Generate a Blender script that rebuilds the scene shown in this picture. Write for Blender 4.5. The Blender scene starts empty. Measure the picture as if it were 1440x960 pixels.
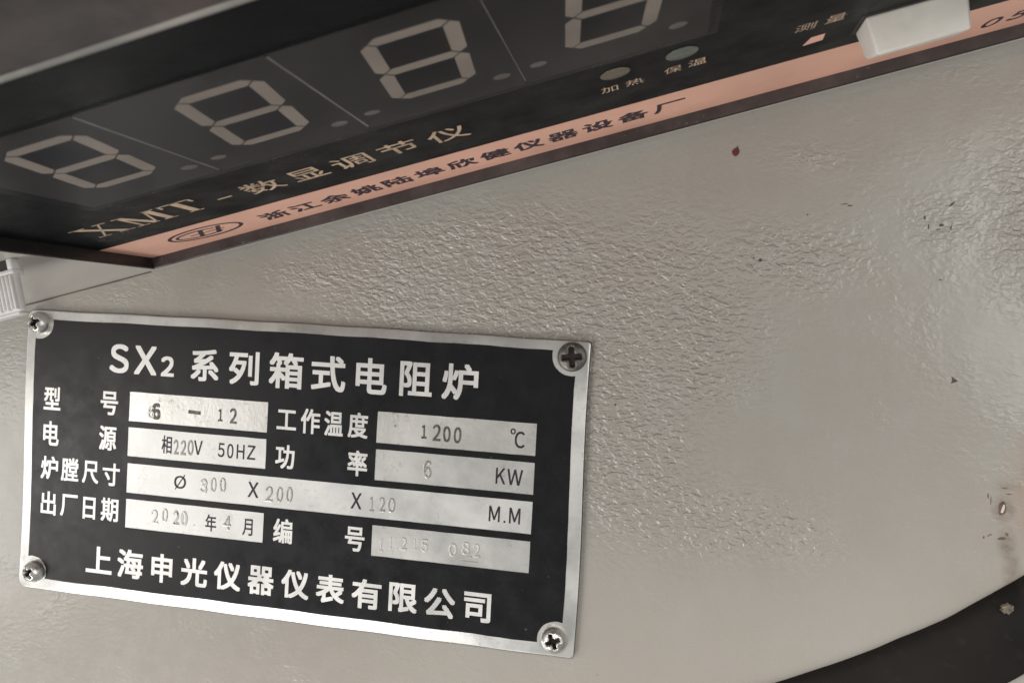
import bpy, bmesh, math, random
from mathutils import Vector, Matrix, noise
random.seed(4)
S = 0.001                                   # every length below is in millimetres
sc = bpy.context.scene
col = sc.collection

# ------------------------------------------------------------------ camera
cam = bpy.data.objects.new('camera', bpy.data.cameras.new('camera'))
col.objects.link(cam)
CAM = Vector((110.894, -125.108, 2.821))
RW = [(0.98127946, 0.18491105, 0.05383787), (0.05782317, -0.01622399, -0.998195), (-0.18370382, 0.98262133, -0.02661242)]
r, d, f = [Vector(v) for v in RW]
M = Matrix((r, -d, -f)).transposed().to_4x4()
M.translation = CAM * S
cam.matrix_world = M
cam.data.sensor_width = 36.0
cam.data.lens = 1129.12 / 1440 * 36
cam.data.clip_start = 0.002
cam.data.clip_end = 20
cam.data.dof.use_dof = True
cam.data.dof.focus_distance = 0.134
cam.data.dof.aperture_fstop = 58
sc.camera = cam

# ------------------------------------------------------------------ world, lamps, exposure
w = bpy.data.worlds.new('World'); sc.world = w; w.use_nodes = True
bg = w.node_tree.nodes['Background']
bg.inputs[0].default_value = (1.0, 0.985, 0.97, 1); bg.inputs[1].default_value = 0.31

def area(name, loc, target, size, power, colr, sy=None):
    l = bpy.data.lights.new(name, 'AREA'); l.energy = power; l.color = colr
    l.shape = 'RECTANGLE'; l.size = size * S; l.size_y = (sy or size) * S
    o = bpy.data.objects.new(name, l); col.objects.link(o)
    o.location = Vector(loc) * S
    o.rotation_euler = (Vector(target) - Vector(loc)).to_track_quat('-Z', 'Y').to_euler()
    return o
area('left_key_lamp', (-500, -420, -80), (40, 0, -30), 430, 2.1, (1.0, 0.975, 0.94), 400)  # unseen key lamp at left, placed for the enamel's grey sheen
area('glint_lamp', (60, -560, 400), (105, 0, 0), 520, 3.0, (1.0, 0.975, 0.93), 200)  # added high behind the camera so only tilted wrinkles glint
area('sheen_lamp', (490, -600, 95), (150, 0, 0), 260, .95, (1.0, 0.985, 0.93), 300)  # unseen lamp placed to give the panel its far-right sheen
area('fill_lamp', (720, -520, -60), (120, 0, 0), 380, .6, (1.0, 0.96, 0.9))  # unseen lamp added as soft fill from the right
area('low_fill_lamp', (-260, -330, -520), (20, 0, -50), 260, 2.15, (1.0, 0.98, 0.96))  # added to brighten the lower left of the panel
sc.view_settings.view_transform = 'Standard'
sc.view_settings.look = 'None'
sc.view_settings.exposure = 0.07
sc.view_settings.gamma = 1.0

# ------------------------------------------------------------------ materials
def srgb(r, g, b):
    return tuple((c / 255 / 12.92 if c / 255 <= .04045 else ((c / 255 + .055) / 1.055) ** 2.4) for c in (r, g, b)) + (1,)

class Mat:
    def __init__(s, name, base=(.5, .5, .5, 1), rough=.5, metal=0., spec=.5):
        s.m = bpy.data.materials.new(name); s.m.use_nodes = True
        s.nt = s.m.node_tree; s.b = s.nt.nodes['Principled BSDF']
        s.b.inputs['Base Color'].default_value = base
        s.b.inputs['Roughness'].default_value = rough
        s.b.inputs['Metallic'].default_value = metal
        s.b.inputs['Specular IOR Level'].default_value = spec
        s.tc = None
    def n(s, t, **kw):
        x = s.nt.nodes.new(t)
        for k, v in kw.items(): setattr(x, k, v)
        return x
    def l(s, a, b): s.nt.links.new(a, b)
    def coords(s, scale=(1, 1, 1), rot=(0, 0, 0), loc=(0, 0, 0)):
        if not s.tc: s.tc = s.n('ShaderNodeTexCoord')
        mp = s.n('ShaderNodeMapping'); s.l(s.tc.outputs['Object'], mp.inputs['Vector'])
        mp.inputs['Scale'].default_value = scale; mp.inputs['Rotation'].default_value = rot
        mp.inputs['Location'].default_value = loc
        return mp.outputs[0]
    def noise(s, scale, detail=3, rough=.5, dist=0, vec=None):
        x = s.n('ShaderNodeTexNoise'); x.inputs['Scale'].default_value = scale
        x.inputs['Detail'].default_value = detail; x.inputs['Roughness'].default_value = rough
        x.inputs['Distortion'].default_value = dist
        s.l(vec if vec is not None else s.coords(), x.inputs['Vector'])
        return x.outputs['Fac']
    def ramp(s, fac, stops):
        x = s.n('ShaderNodeValToRGB'); e = x.color_ramp.elements
        while len(e) < len(stops): e.new(.5)
        for i, (p, c) in enumerate(stops):
            e[i].position = p; e[i].color = c if isinstance(c, tuple) else (c, c, c, 1)
        s.l(fac, x.inputs[0]); return x.outputs[0]
    def math(s, op, a, b=None, clamp=False):
        x = s.n('ShaderNodeMath', operation=op, use_clamp=clamp)
        for i, v in enumerate((a, b)):
            if v is None: continue
            if isinstance(v, (int, float)): x.inputs[i].default_value = v
            else: s.l(v, x.inputs[i])
        return x.outputs[0]
    def mix(s, fac, a, b, mode='MIX'):
        x = s.n('ShaderNodeMixRGB', blend_type=mode)
        for i, v in enumerate((fac, a, b)):
            if isinstance(v, (int, float)): x.inputs[i].default_value = v if i == 0 else (v, v, v, 1)
            elif isinstance(v, tuple): x.inputs[i].default_value = v
            else: s.l(v, x.inputs[i])
        return x.outputs[0]
    def bump(s, h, strength, dist):
        x = s.n('ShaderNodeBump'); x.inputs['Distance'].default_value = dist
        if isinstance(strength, (int, float)): x.inputs['Strength'].default_value = strength
        else: s.l(strength, x.inputs['Strength'])
        s.l(h, x.inputs['Height']); s.l(x.outputs[0], s.b.inputs['Normal']); return x
    def set(s, key, v): s.l(v, s.b.inputs[key])

def simple(name, rgb, rough=.5, metal=0., var=.12, nscale=400, bump=0.0, spec=.5):
    m = Mat(name, (*rgb, 1), rough, metal, spec)
    nz = m.noise(nscale, 4, .6)
    lo = tuple(c * (1 - var) for c in rgb) + (1,); hi = tuple(min(1, c * (1 + var)) for c in rgb) + (1,)
    m.set('Base Color', m.ramp(nz, [(.3, lo), (.7, hi)]))
    m.set('Roughness', m.ramp(nz, [(.3, max(0, rough - .06)), (.7, min(1, rough + .08))]))
    if bump: m.bump(m.noise(nscale * 4, 3, .6), bump, .0002)
    return m.m

# wrinkled grey enamel paint of the furnace: relief is strongest in a few cloudy areas
def paint_material(name, wrinkled=True, rgb=(.37, .352, .317)):
    m = Mat(name, (*rgb, 1), .34, 0, .5)
    cloud = m.noise(22, 3, .55)
    fine = m.noise(140, 4, .6)
    c1 = m.mix(m.ramp(cloud, [(.35, 0.), (.68, 1.)]), (rgb[0] * .95, rgb[1] * .915, rgb[2] * .91, 1), (rgb[0] * 1.03, rgb[1] * 1.045, rgb[2] * 1.05, 1))
    c2 = m.mix(m.math('MULTIPLY', m.ramp(fine, [(.42, 0.), (.7, 1.)]), .35), c1, (rgb[0] * .93, rgb[1] * .9, rgb[2] * .86, 1))
    if wrinkled:
        tot = None
        # x, z, half width, half height, weight
        for (x, z, a, b, wt) in [(84, 8, 46, 20, 1.0), (108, 3, 26, 26, .95), (106, -16, 18, 24, .9), (118, -26, 32, 11, .75), (128, 14, 20, 9, .5), (161, 20, 10, 20, .4), (131, -27, 16, 9, .5), (131, 29, 9, 5, .25), (150, 20, 11, 8, .25), (54, 8, 16, 6, .4)]:
            mp = m.n('ShaderNodeMapping'); m.l(m.tc.outputs['Object'], mp.inputs['Vector'])
            mp.inputs['Scale'].default_value = (1 / (a * S), 0, 1 / (b * S))
            mp.inputs['Location'].default_value = (-x / a, 0, -z / b)
            g = m.n('ShaderNodeTexGradient', gradient_type='QUADRATIC_SPHERE'); m.l(mp.outputs[0], g.inputs[0])
            v = m.math('MULTIPLY', g.outputs['Fac'], wt * 3.4)
            tot = v if tot is None else m.math('MAXIMUM', tot, v)
        edge = m.noise(90, 4, .65)
        tot = m.math('ADD', tot, m.math('MULTIPLY', m.math('SUBTRACT', edge, .5), .9))
        mask = m.ramp(tot, [(.0, .0), (1., 1.)])
        warp = m.n('ShaderNodeTexNoise'); warp.inputs['Scale'].default_value = 170; warp.inputs['Detail'].default_value = 2
        m.l(m.tc.outputs['Object'], warp.inputs['Vector'])
        v1 = m.mix(.0012, m.coords((1, 1, 1.7), (0, math.radians(9), 0)), warp.outputs['Color'], 'ADD')
        w1 = m.noise(900, 1.4, .5, .45, v1)
        w2 = m.noise(1900, 2, .6, .1, m.coords((1, 1, 1.4)))
        ridge = m.ramp(w1, [(.34, 0.), (.66, 1.)])
        h = m.math('ADD', m.math('MULTIPLY', ridge, .8), m.math('MULTIPLY', w2, .3))
        low = m.noise(60, 2, .5)
        lay = m.math('MULTIPLY', h, m.math('ADD', m.math('MULTIPLY', mask, 1.0), .04))
        bp = m.bump(m.math('ADD', lay, m.math('MULTIPLY', low, .6)), 1.0, .00023)
        m.b.inputs['Coat Weight'].default_value = .22; m.b.inputs['Coat Roughness'].default_value = .14
        m.l(bp.outputs[0], m.b.inputs['Coat Normal'])
        m.set('Roughness', m.ramp(m.noise(300, 4, .6), [(.3, .20), (.7, .33)]))
        # grooves tinted slightly darker
        gro = m.math('MULTIPLY', m.math('MULTIPLY', m.ramp(w1, [(.36, 1.), (.5, 0.)]), mask), .07)
        c2 = m.mix(gro, c2, (.2, .175, .15, 1))
        # rusty handling stain near the right-hand chip
        mp = m.n('ShaderNodeMapping'); m.l(m.tc.outputs['Object'], mp.inputs['Vector'])
        mp.inputs['Scale'].default_value = (1 / (7 * S), 0, 1 / (12 * S)); mp.inputs['Location'].default_value = (-165.5 / 7, 0, 17.5 / 12)
        g = m.n('ShaderNodeTexGradient', gradient_type='SPHERICAL'); m.l(mp.outputs[0], g.inputs[0])
        c2 = m.mix(m.math('MULTIPLY', m.ramp(g.outputs['Fac'], [(.0, 0.), (.5, 1.)]), m.ramp(m.noise(120, 3, .6), [(.3, .25), (.7, .7)])), c2, (.36, .245, .18, 1))
        for (x, z, a, b, st) in [(160.0, -20.3, 1.9, 2.4, .8), (160.6, -25.0, 1.6, 2.6, .75), (161.6, -28.6, 1.5, 4.2, .65), (162.6, -32.5, 1.8, 4.0, .5), (160.3, -16.9, 2.2, 1.2, .35), (162.9, -14.2, 1.4, 1.6, .3)]:
            mp = m.n('ShaderNodeMapping'); m.l(m.tc.outputs['Object'], mp.inputs['Vector'])
            mp.inputs['Scale'].default_value = (1 / (a * S), 0, 1 / (b * S)); mp.inputs['Location'].default_value = (-x / a, 0, -z / b)
            g = m.n('ShaderNodeTexGradient', gradient_type='SPHERICAL'); m.l(mp.outputs[0], g.inputs[0])
            c2 = m.mix(m.math('MULTIPLY', m.math('MULTIPLY', m.ramp(g.outputs['Fac'], [(.0, 0.), (.8, 1.)]), st), m.ramp(m.noise(650, 4, .7), [(.35, .25), (.65, 1.)])), c2, (.125, .075, .05, 1))
    else:
        m.bump(m.noise(60, 2, .5), .3, .0002)
    # rub marks and thin dust
    rub = m.noise(55, 5, .7, 0, m.coords((1, 1, .22), (0, math.radians(-12), 0)))
    c2 = m.mix(m.math('MULTIPLY', m.ramp(rub, [(.52, 0.), (.72, 1.)]), .16), c2, (rgb[0] * .72, rgb[1] * .68, rgb[2] * .63, 1))
    # small pits and specks of dirt
    sp = m.noise(900, 2, .5)
    c2 = m.mix(m.ramp(sp, [(.775, 0.), (.80, .6)]), c2, (.08, .06, .045, 1))
    m.set('Base Color', c2)
    return m.m

def metal_material(name, rgb=(.74, .735, .71), rough=.38, scuff=.5, spots=0.):
    m = Mat(name, (*rgb, 1), rough, .72, .5)
    cl = m.noise(120, 5, .62)
    st = m.noise(300, 4, .6, 0, m.coords((1, 1, 6), (0, math.radians(4), 0)))
    c = m.mix(m.ramp(cl, [(.35, 0.), (.7, 1.)]), tuple(v * (.93 if 'field' in name else .84) for v in rgb) + (1,), tuple(min(1, v * 1.05) for v in rgb) + (1,))
    c = m.mix(m.math('MULTIPLY', m.ramp(st, [(.55, 0.), (.75, 1.)]), .16 * scuff), c, (.42, .38, .33, 1))
    fine = m.noise(1300, 4, .7)
    dirt = m.math('MULTIPLY', m.ramp(m.noise(200, 3, .6), [(.48, 0.), (.62, 1.)]), m.ramp(fine, [(.53, 0.), (.66, 1.)]))
    c = m.mix(m.math('MULTIPLY', dirt, .45 * scuff + spots), c, (.3, .26, .21, 1))
    m.set('Base Color', c)
    m.set('Roughness', m.ramp(cl, [(.3, rough - .07), (.7, rough + .12)]))
    m.bump(m.math('ADD', m.math('MULTIPLY', fine, .25 + spots), m.noise(260, 4, .6)), .18 + .25 * spots, .00018)
    return m.m

def enamel_material():
    m = Mat('black_enamel', (.006, .0054, .0064, 1), .3, 0, .34)
    f = m.noise(260, 5, .7)
    m.set('Base Color', m.mix(m.ramp(m.noise(34, 3, .6), [(.35, 0.), (.7, 1.)]), (.010, .009, .010, 1), (.022, .020, .022, 1)))
    sp = m.ramp(m.noise(1500, 2, .6), [(.765, 0.), (.79, 1.)])
    m.set('Base Color', m.mix(m.math('MULTIPLY', sp, .35), (.006, .0054, .0064, 1), (.3, .28, .25, 1)))
    m.set('Roughness', m.ramp(f, [(.3, .26), (.7, .46)]))
    m.bump(m.noise(500, 3, .6), .06, .0001)
    return m.m

def plastic_dusty(name, rgb, rough, dust, amount, spec=.5):
    m = Mat(name, (*rgb, 1), rough, 0, spec)
    c = m.mix(m.math('MULTIPLY', m.ramp(m.noise(90, 5, .65), [(.42, 0.), (.72, 1.)]), amount), (*rgb, 1), (*dust, 1))
    c = m.mix(m.math('MULTIPLY', m.ramp(m.noise(1100, 2, .6), [(.7, 0.), (.76, 1.)]), .5), c, tuple(v * 2 for v in dust) + (1,))
    m.set('Base Color', c)
    m.set('Roughness', m.ramp(m.noise(160, 4, .6), [(.3, rough - .08), (.7, rough + .15)]))
    m.bump(m.noise(700, 3, .6), .15, .00012)
    return m.m

M_paint = paint_material('grey_enamel_paint')
M_hood = paint_material('hood_grey_paint', False, (.50, .48, .44))
M_plate = metal_material('plate_aluminium', scuff=.8)
M_edge = simple('plate_cut_edge', (.25, .24, .22), .5, .6)
M_plate_edge = simple('shaded_plate_edge', (.075, .06, .055), .6, .3, .4, 300)  # dark side colour standing in for the plate's contact shadow
M_enamel = enamel_material()
M_letter = metal_material('bare_lettering', (.80, .79, .765), .45, .35)
M_field_scuffed = metal_material('scuffed_field_metal', (.71, .695, .66), .34, .9, .38)
M_field_clean = metal_material('clean_field_metal', (.70, .695, .675), .42, .5, .04)
M_field_dull = metal_material('dull_field_metal', (.60, .595, .57), .42, .8, .1)
M_ink = simple('black_print', (.018, .016, .02), .45)
M_stamp_dark = simple('inked_stamp', (.13, .115, .108), .42, .3, .85, 1100)
M_stamp_mid = simple('part_inked_stamp', (.34, .31, .29), .42, .5, .3, 1500)
M_stamp_pale = simple('bare_stamp', (.47, .455, .43), .3, .75, .15, 1500)
M_steel = simple('zinc_screw', (.62, .61, .58), .27, .9, .12, 900, .2)
M_darksteel = simple('phosphated_screw', (.15, .14, .125), .4, .7, .25, 900, .3)
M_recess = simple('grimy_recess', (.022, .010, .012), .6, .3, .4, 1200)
M_bezel = plastic_dusty('black_plastic', (.010, .0095, .010), .38, (.06, .045, .036), .35)
M_bezel_dirty_or_lit = plastic_dusty('dirty_or_lit_black_plastic', (.034, .026, .026), .5, (.11, .085, .078), .8)
M_rimedge = plastic_dusty('pale_rim_highlight', (.22, .215, .2), .42, (.42, .39, .35), .8)  # pale grey carries the highlight of the upper rim
M_face = plastic_dusty('black_faceplate', (.006, .0065, .0075), .3, (.009, .009, .009), .3, .05)
M_band = simple('salmon_print', (.84, .475, .36), .38, 0, .10, 60)
M_gold = simple('pale_gold_print', (.55, .40, .28), .45, 0, .35, 320)
M_bandink = simple('band_ink', (.035, .02, .035), .5)
M_module = simple('smoked_module_body', (.026, .0245, .0255), .35, 0, .8, 40, spec=.15)
M_counter = simple('smoked_counter', (.008, .0075, .011), .35, 0, .3, 60, spec=.15)
M_segment = simple('unlit_segment', (.31, .272, .23), .5, 0, .16, 120, spec=.2)
M_modedge = simple('module_wall', (.22, .21, .195), .5, 0, .3, 200, spec=.2)
M_dot = simple('unlit_point', (.17, .155, .14), .5, 0, .2, 250, spec=.2)
M_led = simple('unlit_indicator', (.10, .115, .10), .25, 0, .3, 300)
M_led2 = simple('unlit_amber_indicator', (.13, .11, .075), .25, 0, .4, 300)
M_white = simple('ivory_plastic', (.68, .645, .585), .34, 0, .13, 130, .1)
M_white2 = simple('white_plastic', (.72, .70, .69), .5, 0, .08, 260, .2)
M_black = simple('black_slot', (.02, .017, .015), .5)
M_chip = simple('bare_metal_chip', (.62, .6, .57), .4, .5, .2)
M_rust = simple('brown_rust', (.15, .09, .06), .8, 0, .4, 900)
M_red = simple('dried_red_paint', (.13, .022, .02), .45, 0, .2, 900)
M_speck = simple('dark_dirt', (.085, .065, .05), .8, 0, .4)
M_pale = simple('pale_plaster_fleck', (.17, .145, .105), .8, 0, .6, 900)

def smoked_glass():
    # tinted acrylic: dark transmission, a coat that mirrors the room, a pale diffuse haze painted in soft diagonal swathes
    m = Mat('smoked_window', (.3, .3, .3, 1), .12, 0, .3)
    nt = m.nt; out_ = nt.nodes['Material Output']
    tr = m.n('ShaderNodeBsdfTransparent'); tr.inputs[0].default_value = (.93, .925, .93, 1)
    gl = m.n('ShaderNodeBsdfGlossy'); gl.inputs['Roughness'].default_value = .22
    gl.inputs['Color'].default_value = (.9, .92, .95, 1)
    fr = m.n('ShaderNodeFresnel'); fr.inputs[0].default_value = 1.2
    df = m.n('ShaderNodeBsdfDiffuse'); df.inputs[0].default_value = (.30, .28, .26, 1)
    sw = m.noise(34, 3, .55, .6, m.coords((1, .45, 1), (0, 0, math.radians(35))))
    fi = m.noise(420, 4, .65)
    dust = m.math('MULTIPLY', m.ramp(sw, [(.40, .0), (.75, .10)]), m.ramp(fi, [(.3, .7), (.7, 1.)]))  # mix factor of the pale diffuse haze in diagonal swathes
    a = m.n('ShaderNodeMixShader'); m.l(dust, a.inputs[0]); m.l(tr.outputs[0], a.inputs[1]); m.l(df.outputs[0], a.inputs[2])
    b = m.n('ShaderNodeMixShader'); m.l(m.math('MULTIPLY', fr.outputs[0], .4), b.inputs[0]); m.l(a.outputs[0], b.inputs[1]); m.l(gl.outputs[0], b.inputs[2])
    m.l(b.outputs[0], out_.inputs['Surface'])
    return m.m
M_window = smoked_glass()

def rubber():
    m = Mat('black_rubber', (.02, .019, .017, 1), .6, 0, .15)
    c = m.mix(m.ramp(m.noise(28, 4, .6), [(.4, 0.), (.72, 1.)]), (.007, .0068, .0065, 1), (.019, .0150, .0135, 1))
    c = m.mix(m.math('MULTIPLY', m.ramp(m.noise(500, 3, .6), [(.6, 0.), (.8, 1.)]), .12), c, (.1, .08, .065, 1))
    m.set('Base Color', c); m.set('Roughness', m.ramp(m.noise(90, 4, .6), [(.3, .6), (.7, .85)]))
    m.bump(m.noise(300, 5, .65), .35, .0003)
    return m.m
M_rubber = rubber()

# ------------------------------------------------------------------ helpers
def mesh(name, V, F, mat, parent=None, smooth=False, **tags):
    me = bpy.data.meshes.new(name); me.from_pydata([tuple(c * S for c in v) for v in V], [], F)
    me.validate(); me.materials.append(mat)
    if smooth: me.polygons.foreach_set('use_smooth', [True] * len(me.polygons))
    o = bpy.data.objects.new(name, me); col.objects.link(o)
    if parent: o.parent = parent
    for k, v in tags.items(): o[k] = v
    return o

def empty(name, label=None, category=None, mat=None):
    o = bpy.data.objects.new(name, None); col.objects.link(o); o.empty_display_size = .005
    if mat is not None: o.matrix_world = mat
    if label: o['label'] = label
    if category: o['category'] = category
    return o

def prism(name, pts, z0, z1, mat, parent, bev=0., segs=2, axis='z', **tags):
    """polygon pts (x,y) extruded z0..z1; axis 'y' maps (x, y, h) -> (x, -h, y) for things on the panel"""
    bm = bmesh.new()
    g = (lambda x, y, h: (x * S, y * S, h * S)) if axis == 'z' else (lambda x, y, h: (x * S, -h * S, y * S))
    lo = [bm.verts.new(g(x, y, z0)) for x, y in pts]; hi = [bm.verts.new(g(x, y, z1)) for x, y in pts]
    bm.faces.new(lo[::-1]); bm.faces.new(hi); n = len(pts)
    for i in range(n): bm.faces.new((lo[i], lo[(i + 1) % n], hi[(i + 1) % n], hi[i]))
    bmesh.ops.recalc_face_normals(bm, faces=bm.faces)
    if bev:
        bmesh.ops.bevel(bm, geom=list(bm.edges), offset=bev * S, segments=segs, affect='EDGES', profile=.5)
    me = bpy.data.meshes.new(name); bm.to_mesh(me); bm.free(); me.materials.append(mat)
    if bev: me.polygons.foreach_set('use_smooth', [True] * len(me.polygons))
    o = bpy.data.objects.new(name, me); col.objects.link(o)
    if parent: o.parent = parent
    if bev:
        try: me.set_sharp_from_angle(angle=math.radians(50))
        except Exception: pass
    for k, v in tags.items(): o[k] = v
    return o

def rect(x0, y0, x1, y1): return [(x0, y0), (x1, y0), (x1, y1), (x0, y1)]

def jag(pts, step, amp):
    out = []
    for i, (a, b) in enumerate(zip(pts, pts[1:] + pts[:1])):
        n = max(1, int(math.dist(a, b) / step))
        for k in range(n):
            t = k / n; x, y = a[0] + (b[0] - a[0]) * t, a[1] + (b[1] - a[1]) * t
            out.append((x + noise.noise((x * .9, y * .9, 0)) * amp, y + noise.noise((x * .9, y * .9, 7)) * amp))
    return out

def glyph(ch, bold=0., depth=0., bevel=0.):
    if 33 <= ord(ch) < 127: ch = chr(ord(ch) + 0xFEE0)          # full-width form, same face as the Chinese characters
    cu = bpy.data.curves.new('g', 'FONT'); cu.body = ch; cu.size = 1; cu.offset = bold; cu.fill_mode = 'BOTH' if depth else 'FRONT'
    cu.resolution_u = 5; cu.extrude = depth; cu.bevel_depth = bevel; cu.bevel_resolution = 1
    o = bpy.data.objects.new('g', cu); col.objects.link(o)
    dg = bpy.context.evaluated_depsgraph_get(); dg.update()
    me = bpy.data.meshes.new_from_object(o.evaluated_get(dg))
    V = [tuple(v.co) for v in me.vertices]; F = [tuple(p.vertices) for p in me.polygons]
    bpy.data.objects.remove(o); bpy.data.curves.remove(cu); bpy.data.meshes.remove(me)
    return V, F
_gc = {}
def lettering(name, items, h, mat, parent, frame, bold=0., slant=0., depth=0., bevel=0., jit=0., fat=0., **tags):
    """items: (char, centre x, centre y, width, height) in mm; frame maps (x, y, h) to local mm"""
    AV, AF = [], []
    for ch, cx, cy, gw, gh in items:
        if (ch, bold, depth, bevel) not in _gc: _gc[(ch, bold, depth, bevel)] = glyph(ch, bold, depth, bevel)
        V, F = _gc[(ch, bold, depth, bevel)]
        xs = [v[0] for v in V]; ys = [v[1] for v in V]
        x0, x1, y0, y1 = min(xs), max(xs), min(ys), max(ys)
        sx, sy = gw / max(1e-6, x1 - x0), gh / max(1e-6, y1 - y0)
        if fat: sx *= 1 - 2 * fat / gw; sy *= 1 - 2 * fat / gh
        a = random.uniform(-jit, jit); ca, sa = math.cos(a), math.sin(a)
        for q, (ox, oy) in enumerate([(fat, fat), (-fat, fat), (-fat, -fat), (fat, -fat)] if fat else [(0, 0)]):
            b = len(AV)
            for v in V:
                x = (v[0] - (x0 + x1) / 2) * sx + ox; y = (v[1] - (y0 + y1) / 2) * sy + oy; x += slant * y
                AV.append(frame(cx + x * ca - y * sa, cy + x * sa + y * ca, h + v[2] * min(sx, sy) + q * .003))
            AF += [tuple(i + b for i in f) for f in F]
    return mesh(name, AV, AF, mat, parent, **tags)
onplate = lambda x, y, h: (x, -h, y)
onface = lambda x, y, h: (x, y, h)

# ------------------------------------------------------------------ furnace front and hood
TH = 0.2763144; CT, ST = math.cos(TH), math.sin(TH)
O = Vector((-0.32614, 0, 1.15013))
XM = Vector((CT, 0, ST)); NM = Vector((ST, 0, -CT))
def crease_z(x): return O.z + (x - O.x) * ST / CT
panel = mesh('furnace_front_panel', [(-90, 0, -130), (270, 0, -130), (270, 0, crease_z(270)), (-90, 0, crease_z(-90))], [(0, 1, 2, 3)], M_paint, kind='structure')
MW = Matrix((XM, Vector((0, -1, 0)), NM)).transposed().to_4x4(); MW.translation = O * S
hx0, hx1, hy0, hy1 = 28.5, 188.0, 4.9, 74.5        # opening cut for the meter
hood = mesh('control_box_underside', [(-95, -.02, 0), (290, -.02, 0), (290, 98, 0), (-95, 98, 0), (-95, 98, -3), (290, 98, -3),
    (hx0, hy0, 0), (hx1, hy0, 0), (hx1, hy1, 0), (hx0, hy1, 0)], [(0, 1, 7, 6), (1, 2, 8, 7), (2, 3, 9, 8), (3, 0, 6, 9), (3, 2, 5, 4)], M_hood, kind='structure')
hood.matrix_world = MW
# dark strip painted in as the crease shadow between hood and front panel
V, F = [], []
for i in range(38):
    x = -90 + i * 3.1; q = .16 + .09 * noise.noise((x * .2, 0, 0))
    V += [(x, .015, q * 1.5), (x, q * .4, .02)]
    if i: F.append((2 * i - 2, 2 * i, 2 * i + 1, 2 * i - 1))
seam = mesh('corner_shade_strip', V, F, simple('seam_shade', (.10, .08, .07), .8, 0, .4, 300), None, kind='structure'); seam.matrix_world = MW
# specks, chips and paint drips on the panel
def fleck(name, x, z, rx, rz, mat, h=.06, ang=0, n=11, par=None, **t):
    pts = []
    for k in range(n):
        a = 2 * math.pi * k / n; q = random.uniform(.7, 1.2)
        u, v = math.cos(a) * rx * q, math.sin(a) * rz * q
        pts.append((x + u * math.cos(ang) - v * math.sin(ang), z + u * math.sin(ang) + v * math.cos(ang)))
    return prism(name, pts, .004, h, mat, par or panel, axis='y', **t)
prism('paint_fleck', [(119.5, 29.9), (119.8, 30.25), (120.15, 30.4), (120.25, 30.65), (120.4, 30.3), (120.6, 29.9), (120.5, 29.45), (120.1, 29.1), (119.65, 29.35)], .004, .09, M_red, panel, axis='y', label='small dried red paint fleck')
for (x, z, a, b, ang) in [(150.5, 22.8, .75, .16, .8), (147.0, 20.8, .2, .35, .1), (149.3, 19.75, .38, .28, 0), (150.6, 19.4, .09, .5, 0), (148.9, 19.1, .55, .09, .1), (147.6, 19.5, .1, .6, .1), (136.7, 22.2, .5, .12, 0), (135.9, 22.4, .7, .08, .1), (124.6, 13.8, .35, .3, .6), (123.6, 14.0, .16, .16, 0), (149.6, 11.9, .28, .12, 0), (130.9, 20.7, .16, .16, 0), (126.8, 15.3, .1, .1, 0), (163.2, -14.2, .3, .15, .4), (90.4, -19.5 + 30, .18, .18, 0), (104.3, -9.4, .2, .22, 0)]:
    fleck('dirt_speck', x, z, a * .75, b * .8, M_speck, .03, ang, 9)
prism('paint_fleck', [(151.9, -2.9), (152.9, -2.5), (152.0, -1.9), (152.15, -2.5)], .004, .05, M_speck, panel, axis='y', label='tiny dark triangular speck')
fleck('bare_patch', 159.9, -20.2, .55, .95, M_rust, .03, -.2)
prism('metal_chip', [(159.65, -20.8), (159.95, -20.85), (160.15, -20.1), (160.12, -19.6), (159.9, -19.7)], .03, .12, M_chip, panel, axis='y')
for (x, z, a, b, ang) in [(159.9, -17.3, .55, .1, -.1), (160.6, -18.1, .5, .1, 0), (157.9, -18.6, .12, .5, .2), (158.3, -19.3, .06, .9, 0), (158.4, -24.2, .5, .12, .5), (160.1, -24.5, .8, .28, .1), (157.7, -24.6, .12, .35, 0), (160.7, -23.9, .2, .4, .3), (163.6, -20.9, .8, .08, .1)]:
    fleck('rust_scratch', x, z, a * .8, b * .7, M_rust, .03, ang, 9)

# ------------------------------------------------------------------ nameplate
plate = empty('nameplate', 'black enamelled metal rating plate with bare metal border, screwed to the grey furnace front', 'nameplate')
W, H = 100.1, 49.5
def rounded(x0, y0, x1, y1, rads, n=5):
    pts = []
    for (cx, cy, a0), r_ in zip([(x0, y0, 180), (x1, y0, 270), (x1, y1, 0), (x0, y1, 90)], rads):
        sx = 1 if cx == x0 else -1; sy = 1 if cy == y0 else -1
        for k in range(n + 1):
            a = math.radians(a0 + 90 * k / n)
            pts.append((cx + sx * r_ + r_ * math.cos(a), cy + sy * r_ + r_ * math.sin(a)))
    return pts
def bow(pts):   # sheet edges are not perfectly straight
    o_ = []
    for x, y in pts:
        o_.append((x + .18 * math.sin(y * .13), y + .30 * math.sin(math.pi * x / 100) * (1 if y > -25 else 0) + .05 * math.sin(x * .4)))
    return o_
def dense(pts, step=3):
    out = []
    for a, b in zip(pts, pts[1:] + pts[:1]):
        n = max(1, int(math.dist(a, b) / step))
        out += [(a[0] + (b[0] - a[0]) * k / n, a[1] + (b[1] - a[1]) * k / n) for k in range(n)]
    return out
T = .8
prism('base_plate', bow(dense(rounded(.2, -H, W, 0, (1.6, .6, .4, 1.2)))), .02, T, M_plate, plate, .12, 2, 'y')
prism('plate_edge', bow(dense([(x * 1.0012 - .06, y * 1.0024 + .06) for x, y in rounded(.2, -H, W, 0, (1.6, .6, .4, 1.2))])), .01, T - .16, M_plate_edge, plate, axis='y')
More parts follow.
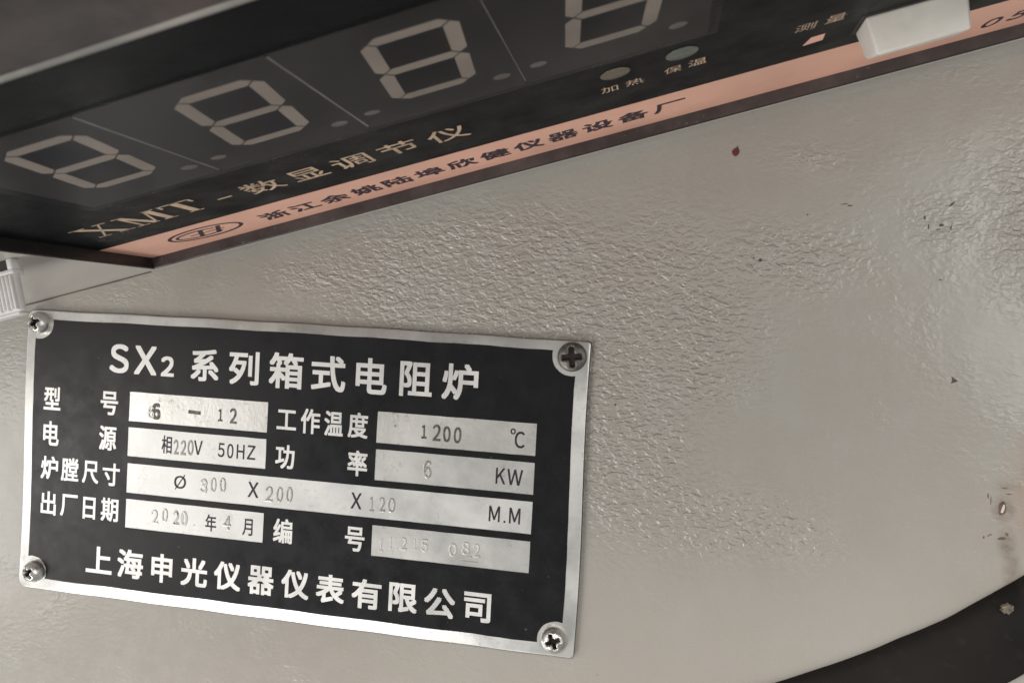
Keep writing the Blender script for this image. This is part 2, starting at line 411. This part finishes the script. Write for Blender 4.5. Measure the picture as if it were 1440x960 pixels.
# black enamel with cut-outs for the data fields (a filled curve with holes, made a mesh)
fields = {'type': (20.9, -18.18, 46.8, -13.1), 'power': (20.9, -24.3, 46.78, -19.28), 'chamber': (20.99, -30.65, 92.35, -25.52),
          'date': (21.0, -36.76, 46.9, -31.74), 'temp': (66.07, -18.3, 92.35, -13.18), 'rate': (66.07, -24.4, 92.35, -19.36), 'serial': (66.1, -36.85, 92.32, -31.8)}
screwpos = [(2.77, -1.93 - .35), (97.2, -2.4), (97.25, -46.93), (3.16, -45.98)]
arc = [(2.7, -2.31, 2.75), (97.41, -2.28, 3.2), (97.13, -46.9, 2.95), (2.95, -46.45, 2.75)]
def arc_corner(cx, cy, r_, xa, ya, ccw):
    """circle points inside the plate between the lines x=xa and y=ya"""
    dy = math.sqrt(max(0, r_ * r_ - (xa - cx) ** 2)); dx = math.sqrt(max(0, r_ * r_ - (ya - cy) ** 2))
    sy = -1 if cy > -25 else 1; sx = 1 if cx < 50 else -1
    p0 = (xa, cy + sy * dy); p1 = (cx + sx * dx, ya)
    a0 = math.atan2(p0[1] - cy, p0[0] - cx); a1 = math.atan2(p1[1] - cy, p1[0] - cx)
    dlt = (a1 - a0 + math.pi) % (2 * math.pi) - math.pi
    pts = [(cx + r_ * math.cos(a0 + dlt * k / 14), cy + r_ * math.sin(a0 + dlt * k / 14)) for k in range(15)]
    return pts if ccw else pts[::-1]
X0, X1, Y0, Y1 = 1.95, 98.03, -47.55, -1.56
# walk: TL (from left edge up to top edge), TR, BR, BL
out = arc_corner(*arc[0], X0, Y1, True) + arc_corner(*arc[1], X1, Y1, False) + arc_corner(*arc[2], X1, Y0, True) + arc_corner(*arc[3], X0, Y0, False)
out = jag(bow(dense(out, 2)), 2, .07)
cu = bpy.data.curves.new('enamel', 'CURVE'); cu.dimensions = '2D'; cu.fill_mode = 'BOTH'; cu.extrude = .025 * S
def poly(pts):
    s_ = cu.splines.new('POLY'); s_.points.add(len(pts) - 1)
    for i, (x, y) in enumerate(pts): s_.points[i].co = (x * S, y * S, 0, 1)
    s_.use_cyclic_u = True
poly(out)
for k, (a, b, c, e) in fields.items(): poly(jag(rect(a, b, c, e)[::-1], 2, .05))
to = bpy.data.objects.new('t', cu); col.objects.link(to)
dg = bpy.context.evaluated_depsgraph_get(); dg.update()
me = bpy.data.meshes.new_from_object(to.evaluated_get(dg)); bpy.data.objects.remove(to)
me.transform(Matrix(((1, 0, 0, 0), (0, 0, -1, -(T + .03) * S), (0, 1, 0, 0), (0, 0, 0, 1))))
me.materials.clear(); me.materials.append(M_enamel); me.name = 'enamel_coat'
en = bpy.data.objects.new('enamel_coat', me); col.objects.link(en); en.parent = plate
fmat = {'type': M_field_scuffed, 'temp': M_field_scuffed, 'power': M_field_clean, 'chamber': M_field_clean, 'date': M_field_clean, 'rate': M_field_dull, 'serial': M_field_dull}
for k, (a, b, c, e) in fields.items():
    prism('data_field', rect(a - .15, b - .15, c + .15, e + .15), T - .01, T + .012, fmat[k], plate, axis='y')

HL = T + .075
L = {
 'title': [('S', 18.62, -7.52, 3.74, 5.02), ('X', 23.71, -7.52, 4.34, 4.95), ('2', 27.93, -8.29, 2.5, 3.45), ('系', 34.92, -7.64, 5.22, 5.46), ('列', 42.14, -7.67, 5.5, 5.65), ('箱', 49.75, -7.62, 6.1, 5.95), ('式', 57.25, -7.62, 6.0, 5.83), ('电', 64.71, -7.53, 5.35, 5.85), ('阻', 72.28, -7.54, 5.48, 5.65), ('炉', 79.6, -7.49, 5.95, 5.8)],
 'a': [('型', 5.7, -15.36, 3.37, 4.09), ('号', 17.04, -15.4, 3.42, 4.1)],
 'b': [('电', 5.73, -21.54, 3.14, 4.31), ('源', 17.0, -21.49, 3.4, 4.29)],
 'c': [('炉', 5.67, -27.65, 3.46, 4.08), ('膛', 9.78, -27.65, 3.5, 4.13), ('尺', 13.87, -27.73, 3.2, 3.96), ('寸', 17.95, -27.8, 3.35, 3.98)],
 'd': [('出', 5.73, -33.95, 3.05, 4.2), ('厂', 9.86, -33.98, 3.39, 3.9), ('日', 13.9, -34.07, 2.47, 3.85), ('期', 17.93, -33.97, 3.4, 4.1)],
 'e': [('工', 50.26, -15.77, 3.48, 3.3), ('作', 54.48, -15.7, 3.4, 4.15), ('温', 58.6, -15.76, 3.3, 4.1), ('度', 62.82, -15.71, 3.45, 4.18)],
 'f': [('功', 50.25, -21.96, 3.42, 4.0), ('率', 63.04, -21.95, 3.4, 4.2)],
 'g': [('编', 50.49, -34.39, 3.4, 4.1), ('号', 63.19, -34.43, 3.38, 4.0)],
 'maker': [('上', 16.26, -42.98, 5.1, 4.7), ('海', 22.36, -43.02, 5.0, 5.0), ('申', 28.47, -43.1, 4.0, 4.97), ('光', 34.57, -43.12, 5.0, 4.85), ('仪', 40.79, -43.06, 4.95, 4.8), ('器', 46.94, -43.12, 4.75, 4.85), ('仪', 53.12, -43.08, 4.95, 4.75), ('表', 59.35, -43.14, 5.0, 4.75), ('有', 65.68, -43.25, 5.1, 4.85), ('限', 71.96, -43.14, 4.85, 4.75), ('公', 78.09, -43.25, 5.2, 4.75), ('司', 84.34, -43.2, 4.45, 4.7)]}
for k, v in L.items():
    lettering('lettering', v, HL, M_letter, plate, onplate, fat=.13 if k in ('title', 'maker') else .085)
printed = {
 'power': [('相', 28.37, -21.7, 1.95, 3.1), ('V', 34.31, -21.75, 1.6, 2.43), ('5', 38.62, -21.79, 1.2, 2.39), ('0', 40.28, -21.82, 1.15, 2.46), ('H', 42.17, -21.79, 1.43, 2.45), ('Z', 44.13, -21.76, 1.5, 2.39)],
 'chamber': [('O', 31.2, -27.95, 2.25, 2.22), ('/', 31.19, -27.94, 1.83, 2.7)], 'by': [('X', 44.79, -27.99, 1.95, 2.61)], 'by2': [('X', 63.13, -28.13, 1.85, 2.65)], 'mm': [('M', 86.31, -28.0, 1.78, 2.5), ('.', 88.0, -29.1, .32, .35), ('M', 89.6, -28.02, 1.78, 2.5)],
 'date': [('年', 37.28, -34.37, 2.05, 2.85), ('月', 44.06, -34.41, 1.85, 2.84)],
 'temp': [('o', 88.62, -14.68, .85, .92), ('C', 89.75, -15.94, 1.6, 2.65)],
 'rate': [('K', 86.99, -21.91, 1.56, 2.55), ('W', 89.29, -21.92, 2.5, 2.5)]}
for k, v in printed.items():
    lettering('printed_text', v, T + .03, M_ink, plate, onplate, fat=.035)
SD = [('6', 26.1, -16.15, 1.6, 2.89), ('-', 33.34, -15.78, 2.32, .6), ('1', 38.18, -15.9, .85, 2.1), ('2', 40.56, -15.85, 1.3, 2.61), ('1', 74.06, -15.91, .85, 2.2), ('2', 76.18, -15.88, 1.35, 2.69), ('0', 77.86, -15.98, 1.24, 2.55), ('0', 79.64, -16.01, 1.25, 2.6)]
SM = [('2', 30.15, -22.0, .95, 2.55), ('2', 31.52, -21.99, 1.05, 2.6), ('0', 32.88, -21.87, 1.1, 2.65)]
SP = [('3', 35.64, -28.12, 1.24, 2.45), ('0', 37.47, -27.81, 1.05, 2.51), ('0', 39.18, -27.7, 1.18, 2.5), ('2', 26.64, -34.34, 1.34, 2.46), ('0', 28.59, -33.89, 1.13, 2.34), ('2', 30.67, -34.07, 1.2, 2.45), ('0', 32.2, -34.06, 1.2, 2.5), ('.', 34.21, -35.03, .27, .27), ('4', 40.24, -34.05, 1.5, 2.4), ('2', 47.69, -28.43, 1.4, 2.6), ('0', 49.6, -28.35, 1.2, 2.6), ('0', 51.35, -28.19, 1.15, 2.6), ('1', 65.83, -28.44, .81, 2.5), ('2', 67.52, -28.33, 1.2, 2.43), ('0', 69.18, -28.27, 1.3, 2.4), ('6', 74.9, -21.93, 1.38, 2.9)]
SF = [('1', 67.79, -34.99, .7, 2.2), ('1', 69.4, -34.42, .5, 1.9), ('2', 71.5, -34.35, 1.2, 2.1), ('1', 73.48, -34.24, .5, 1.9), ('5', 75.09, -34.28, 1.14, 2.1), ('0', 79.84, -34.47, 1.4, 2.1), ('8', 81.95, -34.0, 1.35, 2.1), ('2', 83.69, -34.16, 1.2, 2.2)]
for v, m_, ft in ((SD[:1], M_stamp_dark, .15), (SD[1:4], M_stamp_dark, .07), (SD[4:], M_stamp_dark, .07), (SM, M_stamp_mid, 0), ([('6', 25.15, -16.4, 1.3, 2.2)], M_stamp_pale, 0), ([('2', 30.75, -34.2, 1.2, 2.4), ('0', 32.35, -34.25, 1.1, 2.4)], M_field_dull, 0), ([('3', 35.75, -28.3, 1.2, 2.4)], M_field_dull, 0), (SP[:3], M_stamp_pale, 0), (SP[3:8], M_stamp_pale, 0), (SP[8:9], M_stamp_pale, 0), (SP[9:12], M_stamp_pale, 0), (SP[12:15], M_stamp_pale, 0), (SP[15:], M_stamp_pale, 0), (SF, M_field_dull, 0)):
    if ft: lettering('stamped_text', v, T + .035, m_, plate, onplate, fat=ft, jit=.05)
    else: lettering('stamped_text', v, T + .02, m_, plate, onplate, depth=.006, bevel=.032, jit=.05)
# tool scuffs around the stamped characters
for (x, y, a, b) in [(24.8, -16.3, .4, .5), (69.2, -15.3, .25, .25), (34.1, -35.1, .12, .12), (82.9, -36.0, 1.5, .07), (83.4, -35.2, 1.3, .06), (24.7, -27.3, .2, .08), (23.4, -27.9, .12, .12), (44.2, -26.4, .1, .1)]:
    n_ = 9; pts = [(x + math.cos(2 * math.pi * k / n_) * a * random.uniform(.6, 1.2), y + math.sin(2 * math.pi * k / n_) * b * random.uniform(.6, 1.2)) for k in range(n_)]
    prism('scuff', pts, T + .014, T + .03, M_stamp_pale, plate, axis='y')

def screw(x, z, r_, hgt, mat, rot, cr, label, seg=56, rings=22, worn=0.):
    def cross(u, v):
        u += worn * .12; v -= worn * .1
        a, b = abs(u), abs(v); wd = .19 * cr; m = max(0, 1 - max(0, (min(a, b) - wd) / (.10 * cr)))
        ext = max(0, min(1, (cr - max(a, b)) / (.22 * cr)))
        mid = max(0, 1 - math.hypot(u, v) / (cr * .55))
        return max(min(1, m) * ext * (1 - .45 * worn * (u > 0)), min(1, mid * (1.8 + worn)))
    V, F, ins = [], [], []
    for i in range(rings + 1):
        q = i / rings; rr = r_ * math.sin(q * math.pi / 2) ** .9 if i < rings else r_
        for k in range(seg):
            a = 2 * math.pi * k / seg; u, v = rr * math.cos(a), rr * math.sin(a)
            base = hgt * max(0., 1 - (rr / r_) ** 2.6) ** .62
            c_ = cross(u * math.cos(rot) + v * math.sin(rot), -u * math.sin(rot) + v * math.cos(rot))
            V.append((x + u, -(T + .02 + max(.15, base + .12) - c_ * min(hgt * .75, 1.35) if i < rings else T - .02), z + v)); ins.append(c_ > .35)
    for i in range(rings):
        for k in range(seg):
            F.append((i * seg + k, i * seg + (k + 1) % seg, (i + 1) * seg + (k + 1) % seg, (i + 1) * seg + k))
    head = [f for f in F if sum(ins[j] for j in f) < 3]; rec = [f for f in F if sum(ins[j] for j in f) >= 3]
    s_ = mesh('screw', V, [f[::-1] for f in head], mat, plate, True, label=label)
    s_.data.materials[0] = mat
    q_ = mesh('screw_recess', V, [f[::-1] for f in rec], M_recess, s_, True)
    for o_ in (s_, q_):
        b = bmesh.new(); b.from_mesh(o_.data); bmesh.ops.remove_doubles(b, verts=b.verts, dist=1e-7)
        bmesh.ops.delete(b, geom=[v for v in b.verts if not v.link_faces], context='VERTS')
        bmesh.ops.recalc_face_normals(b, faces=b.faces); b.to_mesh(o_.data); b.free()
    return s_
screw(screwpos[0][0] - .05, screwpos[0][1] + .1, 2.0, 1.7, M_steel, .5, 1.25, 'rusty dome-head screw at the upper left corner', worn=1.)
screw(97.3, -2.38, 2.3, .75, M_darksteel, .12, 1.75, 'dark flat cross-head screw at the upper right corner')
screw(97.0, -46.75, 2.15, 1.7, M_steel, .45, 1.3, 'shiny dome-head screw at the lower right corner', worn=.8)
screw(3.6, -46.3, 2.0, 1.9, M_steel, .75, 1.15, 'shiny dome-head screw at the lower left corner', worn=1.)

# ------------------------------------------------------------------ digital temperature meter under the hood
met = empty('temperature_meter', 'black digital temperature controller with four unlit digits and a salmon pink lettered band', 'temperature controller', MW)
ZF, ZR = -.9, .9
FX0, FX1, FY0, FY1 = 28.8, 187.5, 5.2, 73.2
def ring(name, rin, zin, rout, zout, mat):
    a, b, c, e = rin; A, B, C, E = rout
    V = [(a, b, zin), (c, b, zin), (c, e, zin), (a, e, zin), (A, B, zout), (C, B, zout), (C, E, zout), (A, E, zout)]
    V = [Vector(v) for v in V]
    return V, [(0, 1, 5, 4), (1, 2, 6, 5), (2, 3, 7, 6), (3, 0, 4, 7)]
def ringmesh(name, prof, mat):
    V, F = [], []
    for (rc, z) in prof:
        a, b, c, e = rc; V += [(a, b, z), (c, b, z), (c, e, z), (a, e, z)]
    for i in range(len(prof) - 1):
        for k in range(4): F.append((4 * i + k, 4 * i + (k + 1) % 4, 4 * i + 4 + (k + 1) % 4, 4 * i + 4 + k))
    return mesh(name, V, F, mat, met)
i0 = (FX0, FY0, FX1, FY1)
def grow(g, lx=None): return (FX0 - g, FY0 - g, FX1 + g, FY1 + g)
A0, A1, A2, A3 = (i0, ZF), ((FX0 - .05, FY0 - .06, FX1 + .05, FY1 + 1.1), ZR - .12), ((FX0 - .1, FY0 - .14, FX1 + .1, FY1 + 1.2), ZR), ((FX0 - .35, FY0 - .34, FX1 + .3, FY1 + 1.45), ZR + .03)
ringmesh('bezel_inner_wall', [((FX0 - .25, FY0 - .25, FX1 + .25, FY1 + .25), ZF - .05), A0, A1], M_bezel_dirty_or_lit)  # brown tone stands for light reflected onto the lower wall
ringmesh('bezel_rim', [A1, A2, A3, ((FX0 - .42, FY0 - .42, FX1 + .45, FY1 + 1.6), ZR - .04)], M_bezel)
ye = FY1 + 1.05
V, F = [], []
for i in range(81):
    x = FX0 + (FX1 - FX0) * i / 80; q = .10 * noise.noise((x * .25, 3, 0))
    V += [(x, ye - .05, ZR - .06), (x, ye + .05, ZR + .08 + q * .3), (x, ye + .45 + q, ZR + .12 + q * .3), (x, ye + .75 + q, ZR - .05)]
    if i: 
        for k in range(3): F.append((4 * i - 4 + k, 4 * i + k, 4 * i + k + 1, 4 * i - 3 + k))
mesh('upper_edge_highlight', V, F, M_rimedge, met, True)  # light strip painted in for the highlight along the rim
ringmesh('bezel_flange', [((FX0 - .42, FY0 - .42, FX1 + .45, FY1 + 1.6), ZR - .04), ((FX0 - .45, FY0 - .45, FX1 + 2, FY1 + 3), ZR - .25), ((FX0 - .47, FY0 - .47, FX1 + 6, FY1 + 16), .02)], M_bezel_dirty_or_lit)
prism('faceplate', rect(FX0 - .2, FY0 - .2, FX1 + .2, FY1 + .3), ZF - 1.2, ZF, M_face, met)
lw = mesh('bezel_shaded_wall', [(FX0 + .02, FY0, ZF), (FX0 + .02, FY1, ZF), (FX0 - .02, FY1, ZR - .12), (FX0 - .02, FY0, ZR - .12)], [(0, 1, 2, 3)], M_bezel, met)  # black sheet that paints the left wall as unlit
prism('colour_band', rect(FX0 + .05, FY0 + .05, FX1, 17.9), ZF + .004, ZF + .015, M_band, met)

# four seven-segment display modules behind the face
DX0, DY0, DW, DH, DS, DP = 47.97, 42.96, 9.22, 16.16, 2.03, 18.66
edges = [43.4, 61.2, 80.3, 98.9, 118.9]
def seg_poly(a, b, t, g=.16):
    a, b = Vector(a), Vector(b); u = (b - a).normalized(); n_ = Vector((-u.y, u.x)); a = a + u * g; b = b - u * g; h = t / 2
    return [a, a + u * h + n_ * h, b - u * h + n_ * h, b, b - u * h - n_ * h, a + u * h - n_ * h]
sh = lambda p, x0: (x0 + p[0] + DS * p[1] / DH, DY0 + p[1])
for k in range(4):
    a, b = edges[k] + .12, edges[k + 1] - .12
    mod = prism('display_module', rect(a, 37.2, b, 62.2), ZF + .002, ZF + .03, M_module, met, label='unlit digit 8 in its own grey window, ' + ['leftmost of four', 'second of four', 'third of four', 'rightmost of four'][k])
    x0 = DX0 + DP * k; t = 1.5
    # dark counters inside the eight
    for (q0, q1) in ((t, DH / 2 - t * .35), (DH / 2 + t * .35, DH - t)):
        prism('counter', [sh((t, q0), x0), sh((DW - t, q0), x0), sh((DW - t, q1), x0), sh((t, q1), x0)], ZF + .032, ZF + .04, M_counter, mod)
    h = t / 2; A, B, C, D_, E_, G = (h, h), (DW - h, h), (h, DH / 2), (DW - h, DH / 2), (h, DH - h), (DW - h, DH - h)
    for (p, q_) in ((A, B), (C, D_), (E_, G), (A, C), (B, D_), (C, E_), (D_, G)):
        pts = [sh(v, x0) for v in seg_poly(p, q_, t)]
        prism('segment', pts, ZF + .03, ZF + .07, M_segment, mod)
    def disc(cx, cy, rx, ry, n=20): return [(cx + rx * math.cos(2 * math.pi * i / n), cy + ry * math.sin(2 * math.pi * i / n)) for i in range(n)]
    prism('decimal_point', disc(x0 + 11.6, 41.55, .95, .75), ZF + .03, ZF + .07, M_dot, mod)
    if k: prism('decimal_point', disc(x0 - 3.0, 42.0, .9, .65), ZF + .03, ZF + .07, M_dot, mod)
for x in edges[1:4]:
    prism('module_gap', rect(x - (.12 if x < 90 else .05), 38.0, x + (.09 if x < 90 else .05), 61.8), ZF + .002, ZF + .05, M_modedge, met)

mesh('display_window', [(42.6, 36.6, ZF + .2), (119.8, 36.6, ZF + .2), (119.8, 62.8, ZF + .2), (42.6, 62.8, ZF + .2)], [(0, 1, 2, 3)], M_window, met)
def disc(cx, cy, rx, ry, n=28): return [(cx + rx * math.cos(2 * math.pi * i / n), cy + ry * math.sin(2 * math.pi * i / n)) for i in range(n)]
prism('indicator_lamp', disc(108.5, 32.2, 1.75, 1.7), ZF + .002, ZF + .12, M_led2, met, .05, label='unlit yellowish round indicator')
prism('indicator_lamp', disc(116.15, 32.65, 1.85, 1.8), ZF + .002, ZF + .12, M_led, met, .05, label='unlit greenish round indicator')
def polys(name, P, z, mat, par=met):
    V, F = [], []
    for pts in P:
        b = len(V); V += [(x, y, z) for x, y in pts]; F.append(tuple(range(b, b + len(pts))))
    return mesh(name, V, F, mat, par)
ZT = ZF + .03
# serif X M T and the dash
def stroke(x0, y0, x1, y1, w0): return [(x0 - w0 / 2, y0), (x0 + w0 / 2, y0), (x1 + w0 / 2, y1), (x1 - w0 / 2, y1)]
yb, yt = 24.3, 30.4
P = [stroke(34.9, yt, 38.7, yb, 1.15), stroke(38.5, yt, 35.0, yb, .35), rect(33.9, yt - .28, 36.3, yt), rect(37.5, yt - .28, 39.5, yt), rect(34.0, yb, 36.1, yb + .28), rect(37.4, yb, 39.9, yb + .28)]
P += [stroke(41.3, yt, 41.3, yb, .4), stroke(41.5, yt, 43.3, yb, .95), stroke(45.3, yt, 43.3, yb, .35), stroke(45.6, yt, 45.6, yb, 1.05), rect(40.4, yb, 42.3, yb + .28), rect(44.6, yb, 46.7, yb + .28), rect(40.4, yt - .28, 42.0, yt), rect(44.9, yt - .28, 46.7, yt)]
P += [stroke(49.6, yt, 49.6, yb, 1.1), rect(47.2, yt - .35, 52.0, yt), rect(48.5, yb, 50.7, yb + .28), [(47.2, yt), (47.2, yt - 1.5), (47.5, yt - 1.5), (47.75, yt)], [(52.0, yt), (52.0, yt - 1.5), (51.7, yt - 1.5), (51.45, yt)]]
P += [rect(54.1, 26.35, 56.2, 26.85)]
polys('model_lettering', P, ZT, M_gold)
cy = 26.9
lettering('model_lettering', [('数', 60.9, cy, 5.2, 5.3), ('显', 67.35, cy, 4.9, 5.0), ('调', 73.65, cy, 5.1, 5.2), ('节', 80.2, cy + .2, 5.0, 5.0), ('仪', 86.75, cy, 5.2, 5.2)], ZT, M_gold, met, onface, fat=.04)
txt = '浙江余姚陆埠欣健仪器设备厂'
lettering('maker_lettering', [(c, 54.4 + 5.04 * i, 11.2 + .06 * i, 4.3, 4.5) for i, c in enumerate(txt)], ZT, M_bandink, met, onface, fat=.13)
lettering('phone_lettering', [('0', 157.2, 10.0, 2.2, 3.2), ('5', 160.4, 10.2, 2.2, 3.2), ('7', 163.4, 10.3, 2.2, 3.2)], ZT, M_bandink, met, onface, fat=.09, slant=.1)
lettering('indicator_lettering', [('加', 107.5, 26.9, 2.1, 2.2), ('热', 110.6, 27.0, 2.2, 2.2)], ZT, M_gold, met, onface)
lettering('indicator_lettering', [('保', 115.2, 27.6, 2.1, 2.2), ('温', 118.1, 27.9, 2.2, 2.2)], ZT, M_gold, met, onface)
lettering('indicator_lettering', [('测', 130.2, 29.5, 2.3, 2.2), ('量', 133.5, 29.7, 2.2, 2.2)], ZT, M_gold, met, onface)
prism('orange_mark', [(131.0, 22.6), (133.3, 22.9), (133.2, 25.1), (131.6, 25.0)], ZF + .003, ZF + .02, M_band, met)
# oval emblem on the band
def oval_ring(cx, cy, rx, ry, w_, n=40, a0=0, a1=2 * math.pi):
    out_ = []
    for i in range(n):
        t0, t1 = a0 + (a1 - a0) * i / n, a0 + (a1 - a0) * (i + 1) / n
        out_.append([(cx + rx * math.cos(t0), cy + ry * math.sin(t0)), (cx + rx * math.cos(t1), cy + ry * math.sin(t1)), (cx + (rx - w_) * math.cos(t1), cy + (ry - w_) * math.sin(t1)), (cx + (rx - w_) * math.cos(t0), cy + (ry - w_) * math.sin(t0))])
    return out_
cx, cy = 43.1, 12.1
polys('emblem', oval_ring(cx, cy, 6.2, 3.5, .62) + oval_ring(cx - .8, cy, 4.2, 2.1, .5, 26, .7, 5.6) + [stroke(cx - 1.6, cy - 1.9, cx + .2, cy + 1.9, .8), stroke(cx + 1.2, cy - 2.0, cx + 3.2, cy + 1.9, .8), rect(cx - 2.6, cy - .18, cx + 3.2, cy + .16)], ZT, M_bandink)
# printed corner mark, white push key
V = [(137.2, 22.0, ZF), (148.3, 22.0, ZF), (148.3, 27.2, ZF), (137.2, 27.2, ZF),
     (137.6, 22.4, 2.75), (147.8, 22.4, 2.75), (147.9, 26.9, 3.55), (137.6, 26.9, 3.7)]
prism('key_slot', rect(136.75, 21.6, 148.75, 27.6), ZF + .003, ZF + .05, M_black, met)
key = mesh('push_key', V, [(3, 2, 1, 0), (4, 5, 6, 7), (0, 1, 5, 4), (1, 2, 6, 5), (2, 3, 7, 6), (3, 0, 4, 7)], M_white, met)
b = bmesh.new(); b.from_mesh(key.data); bmesh.ops.recalc_face_normals(b, faces=b.faces)
bmesh.ops.bevel(b, geom=list(b.edges), offset=.42 * S, segments=4, affect='EDGES', profile=.5); b.to_mesh(key.data); b.free()
key.data.polygons.foreach_set('use_smooth', [True] * len(key.data.polygons))

# ------------------------------------------------------------------ ribbed clip beside the meter
clip = empty('ribbed_plastic_clip', 'white ribbed plastic clip with a black slot, at the left edge above the nameplate', 'plastic clip', MW)
prism('clip_body', rect(8, 27.6, 23.3, 29.0), -.2, 7.2, M_white2, clip, .5, 3)
for k in range(20):
    x = 23.1 - k * .62
    prism('rib', rect(x - .36, 28.7, x, 29.45), 2.2, 7.0 - .15 * (k % 2), M_white2, clip, .12, 2)
prism('clip_collar', rect(7.6, 27.4, 23.75, 29.5), 1.45, 2.1, M_white2, clip, .2, 2)
prism('clip_cheek', rect(22.9, 28.0, 23.75, 29.5), .0, 1.5, M_white2, clip, .15, 2)
prism('slot', rect(9, 28.6, 22.8, 29.2), .05, 1.4, M_black, clip)
prism('clip_foot', rect(7, 26.6, 22.6, 28.6), 7.15, 7.6, M_white2, clip, .2, 2)

# ------------------------------------------------------------------ black rubber gasket arc
ctrl = [(108, -59.5), (121.3, -53.2), (130.0, -49.6), (135.4, -47.0), (141.7, -43.8), (147.7, -40.3), (153.5, -36.8), (157.9, -33.5), (163.3, -29.4), (170.5, -23.5), (180, -14)]
path = []
for i in range(len(ctrl) - 1):
    p0, p1, p2, p3 = [Vector(ctrl[min(len(ctrl) - 1, max(0, i + j))]) for j in (-1, 0, 1, 2)]
    for k in range(8):
        t = k / 8; path.append(.5 * ((2 * p1) + (p2 - p0) * t + (2 * p0 - 5 * p1 + 4 * p2 - p3) * t * t + (3 * p1 - p0 - 3 * p2 + p3) * t ** 3))
WD = 10.8; HG = 2.4
prof = [(0, 0)] + [(3.2 - 3.2 * math.cos(a), HG - 2.2 + 2.2 * math.sin(a)) for a in [math.pi / 2 * k / 4 for k in range(5)]]
prof += [(WD * q, HG + .35 * math.sin(math.pi * q)) for q in (.36, .45, .55, .65, .74)]
prof += [(WD - .9 + .9 * math.sin(a), HG - .9 + .9 * math.cos(a)) for a in [math.pi / 2 * k / 4 for k in range(5)]] + [(WD, 0)]
V, F = [], []
for i, p in enumerate(path):
    tg = (path[min(len(path) - 1, i + 1)] - path[max(0, i - 1)]).normalized(); nn = Vector((tg.y, -tg.x))
    for (a, h) in prof:
        wob = .05 * noise.noise((p.x * .35, a * .3, 0))
        sft = (-HG * .16 + h * .16) * 0
        q = p + nn * (a + wob * 1.2)
        V.append((q.x, -(h + (wob if h > 0 else 0)), q.y))
n_ = len(prof)
for i in range(len(path) - 1):
    for k in range(n_ - 1): F.append((i * n_ + k, i * n_ + k + 1, (i + 1) * n_ + k + 1, (i + 1) * n_ + k))
gask = mesh('rubber_gasket', V, F, M_rubber, None, True, label='curved black rubber gasket strip across the lower right corner of the grey panel', category='gasket')
def on_gasket(name, x, z, rx, rz, mat, label):
    o_ = fleck(name, x, z, rx, rz, mat, 4.0, .2, 19, gask); 
    for v in o_.data.vertices:
        if abs(v.co.y) < .001: v.co.y = -.0022
        else: v.co.y = -.0029 - .0001 * random.random()
    o_['label'] = label
on_gasket('plaster_fleck', 160.4, -33.7, .85, .65, M_pale, 'pale crumbly fleck')
